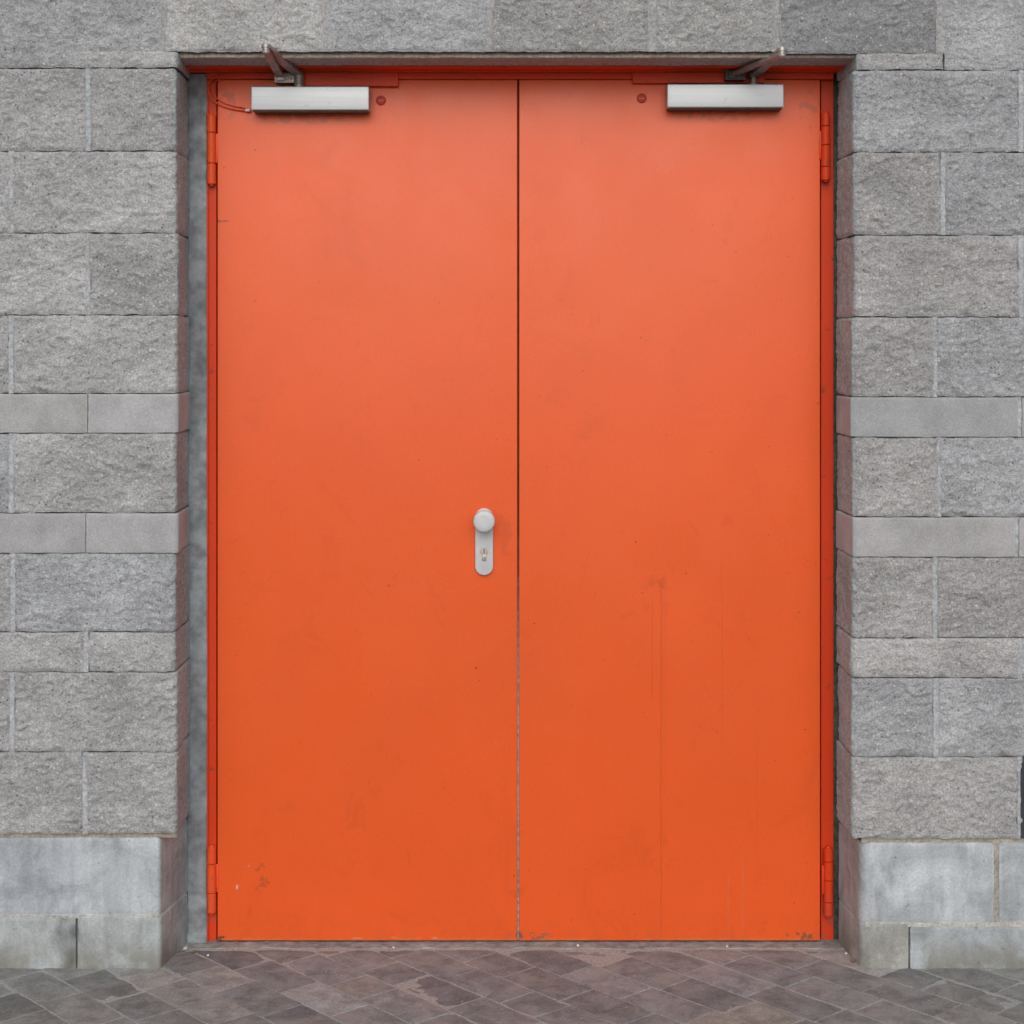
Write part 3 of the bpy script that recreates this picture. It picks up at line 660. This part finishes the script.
# ------------------------------------------------------------------ ground and paving
me = bpy.data.meshes.new("ground"); g = 400.0
me.from_pydata([(-g, -g, -.0001), (g, -g, -.0001), (g, g, -.0001), (-g, g, -.0001)], [], [(0, 1, 2, 3)])
o = link("ground", me, M['ground']); o['kind'] = 'structure'
pv = Buf(); ang = R(-48.0); e1 = np.array([math.cos(ang), math.sin(ang)]); e2 = np.array([-e1[1], e1[0]])
Zp = lambda py: H * F / (py - HY)
anc = np.array([(397.7 - 512) * Zp(961.3) / F, Zp(961.3) - D])         # a joint crossing read off the photo
ROW, LEN, J = .1135, .2, .0052
base_cols = [np.array(c) for c in ((.182, .204, .218), (.204, .230, .240), (.155, .175, .190), (.226, .240, .238), (.194, .215, .224), (.262, .270, .252))]
for r in range(-50, 50):
    x = -6.0 + RS.uniform(0, .2)
    if r == 0: x = -6.0
    while x < 6.0:
        L = RS.choice([LEN, LEN, LEN, .2 * .72, .12])
        c = anc + e1 * (x + L / 2) + e2 * (r * ROW + ROW / 2)
        if abs(c[0]) < 3.05 and -3.5 < c[1] < .32:
            near = abs(c[0]) < 1.6 and c[1] > -.65
            nu, nv = (16, 10) if near else (4, 3)
            a = np.linspace(-1, 1, nu); b = np.linspace(-1, 1, nv); A, B = np.meshgrid(a, b, indexing='ij')
            hl, hr = L / 2 - J / 2 * RS.uniform(.6, 1.3), ROW / 2 - J / 2 * RS.uniform(.6, 1.3)
            LX, LY = A * hl, B * hr
            wx = c[0] + e1[0] * LX + e2[0] * LY; wy = c[1] + e1[1] * LX + e2[1] * LY
            o3 = RS.uniform(0, 99, 3); P = np.stack([wx, wy, np.zeros_like(wx)], -1)
            if near:
                jx = perlin(P * 45 + o3) * .0022; jy = perlin(P * 45 + o3 + 31) * .0022
                eb = np.maximum(np.abs(A), np.abs(B)) > .99
                P[..., 0] += jx * eb; P[..., 1] += jy * eb
            dist = np.minimum(hl - np.abs(LX), hr - np.abs(LY))
            z = .0012 + RS.normal(0, .0006) + LX * RS.normal(0, .005) + LY * RS.normal(0, .007) + perlin(P * 22 + o3) * .0007 + perlin(P * 70 + o3) * .0006
            z = z - .0008 * (1 - sstep(dist / .005)) - .0035 * sstep((P[..., 1] - .125) / .03); P[..., 2] = z + .0002
            t = base_cols[RS.choice(len(base_cols), p=[.24, .2, .2, .14, .16, .06])] * RS.uniform(.93, 1.25)
            side = sstep((abs(c[0]) - .62) / .5); t = t * (1 - side) + t.mean() * np.array([1.0, 1.0, .97]) * side
            if RS.rand() < .07: t = t * 1.35
            C = np.ones(P.shape) * t
            ui = np.r_[0, 0, np.arange(nu), nu - 1, nu - 1]; vi = np.r_[0, 0, np.arange(nv), nv - 1, nv - 1]; P2 = P[ui][:, vi].copy()
            P2[0, :, 2] = P2[-1, :, 2] = -.02; P2[:, 0, 2] = P2[:, -1, 2] = -.02
            pv.grid(P2, C[ui][:, vi])
        x += L
o = pv.build("pavement", M['paver']); o['kind'] = 'structure'

# small debris
def pebble(px, py, r, mat, label, cat="pebble", flat=.7):
    z = .004; y = H * F / (py - HY) - D
    bm = bmesh.new(); bmesh.ops.create_icosphere(bm, subdivisions=2, radius=1)
    sx, sy, sz = r * random.uniform(.8, 1.2), r * random.uniform(.8, 1.2), r * flat
    for v in bm.verts:
        k = 1 + random.uniform(-.22, .22); v.co = (v.co.x * sx * k, v.co.y * sy * k, v.co.z * sz * k)
    o = fin("pebble" if cat == "pebble" else "paint_flake", bm, mat); o.location = (PX(px, y), y, z); o['label'] = label; o['category'] = cat; return o
pebble(578, 947.0, .0042, M['chip'], "white pebble under the right leaf, right of the centre gap")
pebble(727, 947.5, .0042, M['chip'], "white pebble under the right leaf, nearest the right jamb")
pebble(393.5, 949, .0042, M['chip'], "pale pebble on the sill below the middle of the left leaf")
pebble(208, 957, .0042, M['chip'], "pale pebble on the paving beneath the left hinge jamb")
pebble(185.5, 950, .0065, M['chip'], "pale pebble against the foot of the left plinth reveal")
pebble(853, 962, .0060, M['leafbit'], "brown crumb at the rounded foot of the right plinth")

pebble(194, 953, .0045, M['leafbit'], "brown crumb by the foot of the left reveal, nearer the door frame")
pebble(846, 955, .0042, M['chip'], "small pale crumb between the right jamb and the rounded plinth")
# ------------------------------------------------------------------ light
SUN_EL, SUN_AZ = R(32), R(-2)     # azimuth measured from straight behind the camera, towards the left
w = bpy.data.worlds.new("World"); scene.world = w; w.use_nodes = True; nt = w.node_tree; nt.nodes.clear()
wo = nt.nodes.new("ShaderNodeOutputWorld"); bg = nt.nodes.new("ShaderNodeBackground"); sky = nt.nodes.new("ShaderNodeTexSky")
sky.sky_type = 'NISHITA'; sky.sun_disc = False; sky.sun_elevation = SUN_EL
sky.air_density = 1.0; sky.dust_density = 4.0; sky.ozone_density = 1.0
hs = nt.nodes.new("ShaderNodeHueSaturation"); hs.inputs['Saturation'].default_value = .60
nt.links.new(sky.outputs[0], hs.inputs['Color']); nt.links.new(hs.outputs[0], bg.inputs[0]); nt.links.new(bg.outputs[0], wo.inputs[0])
bg.inputs[1].default_value = .088
sd = Vector((math.sin(SUN_AZ) * math.cos(SUN_EL), -math.cos(SUN_AZ) * math.cos(SUN_EL), math.sin(SUN_EL)))   # towards the sun
sky.sun_rotation = math.atan2(sd.x, sd.y)
sl = bpy.data.lights.new("sun", 'SUN'); sl.energy = 1.08; sl.angle = R(58); sl.color = (1, .985, .97)
so = bpy.data.objects.new("sun", sl); COL.objects.link(so); so.rotation_euler = sd.to_track_quat('Z', 'Y').to_euler(); so.location = (-2, -6, 6)

scene.view_settings.view_transform = 'Standard'; scene.view_settings.look = 'None'; scene.view_settings.exposure = 0; scene.view_settings.gamma = 1
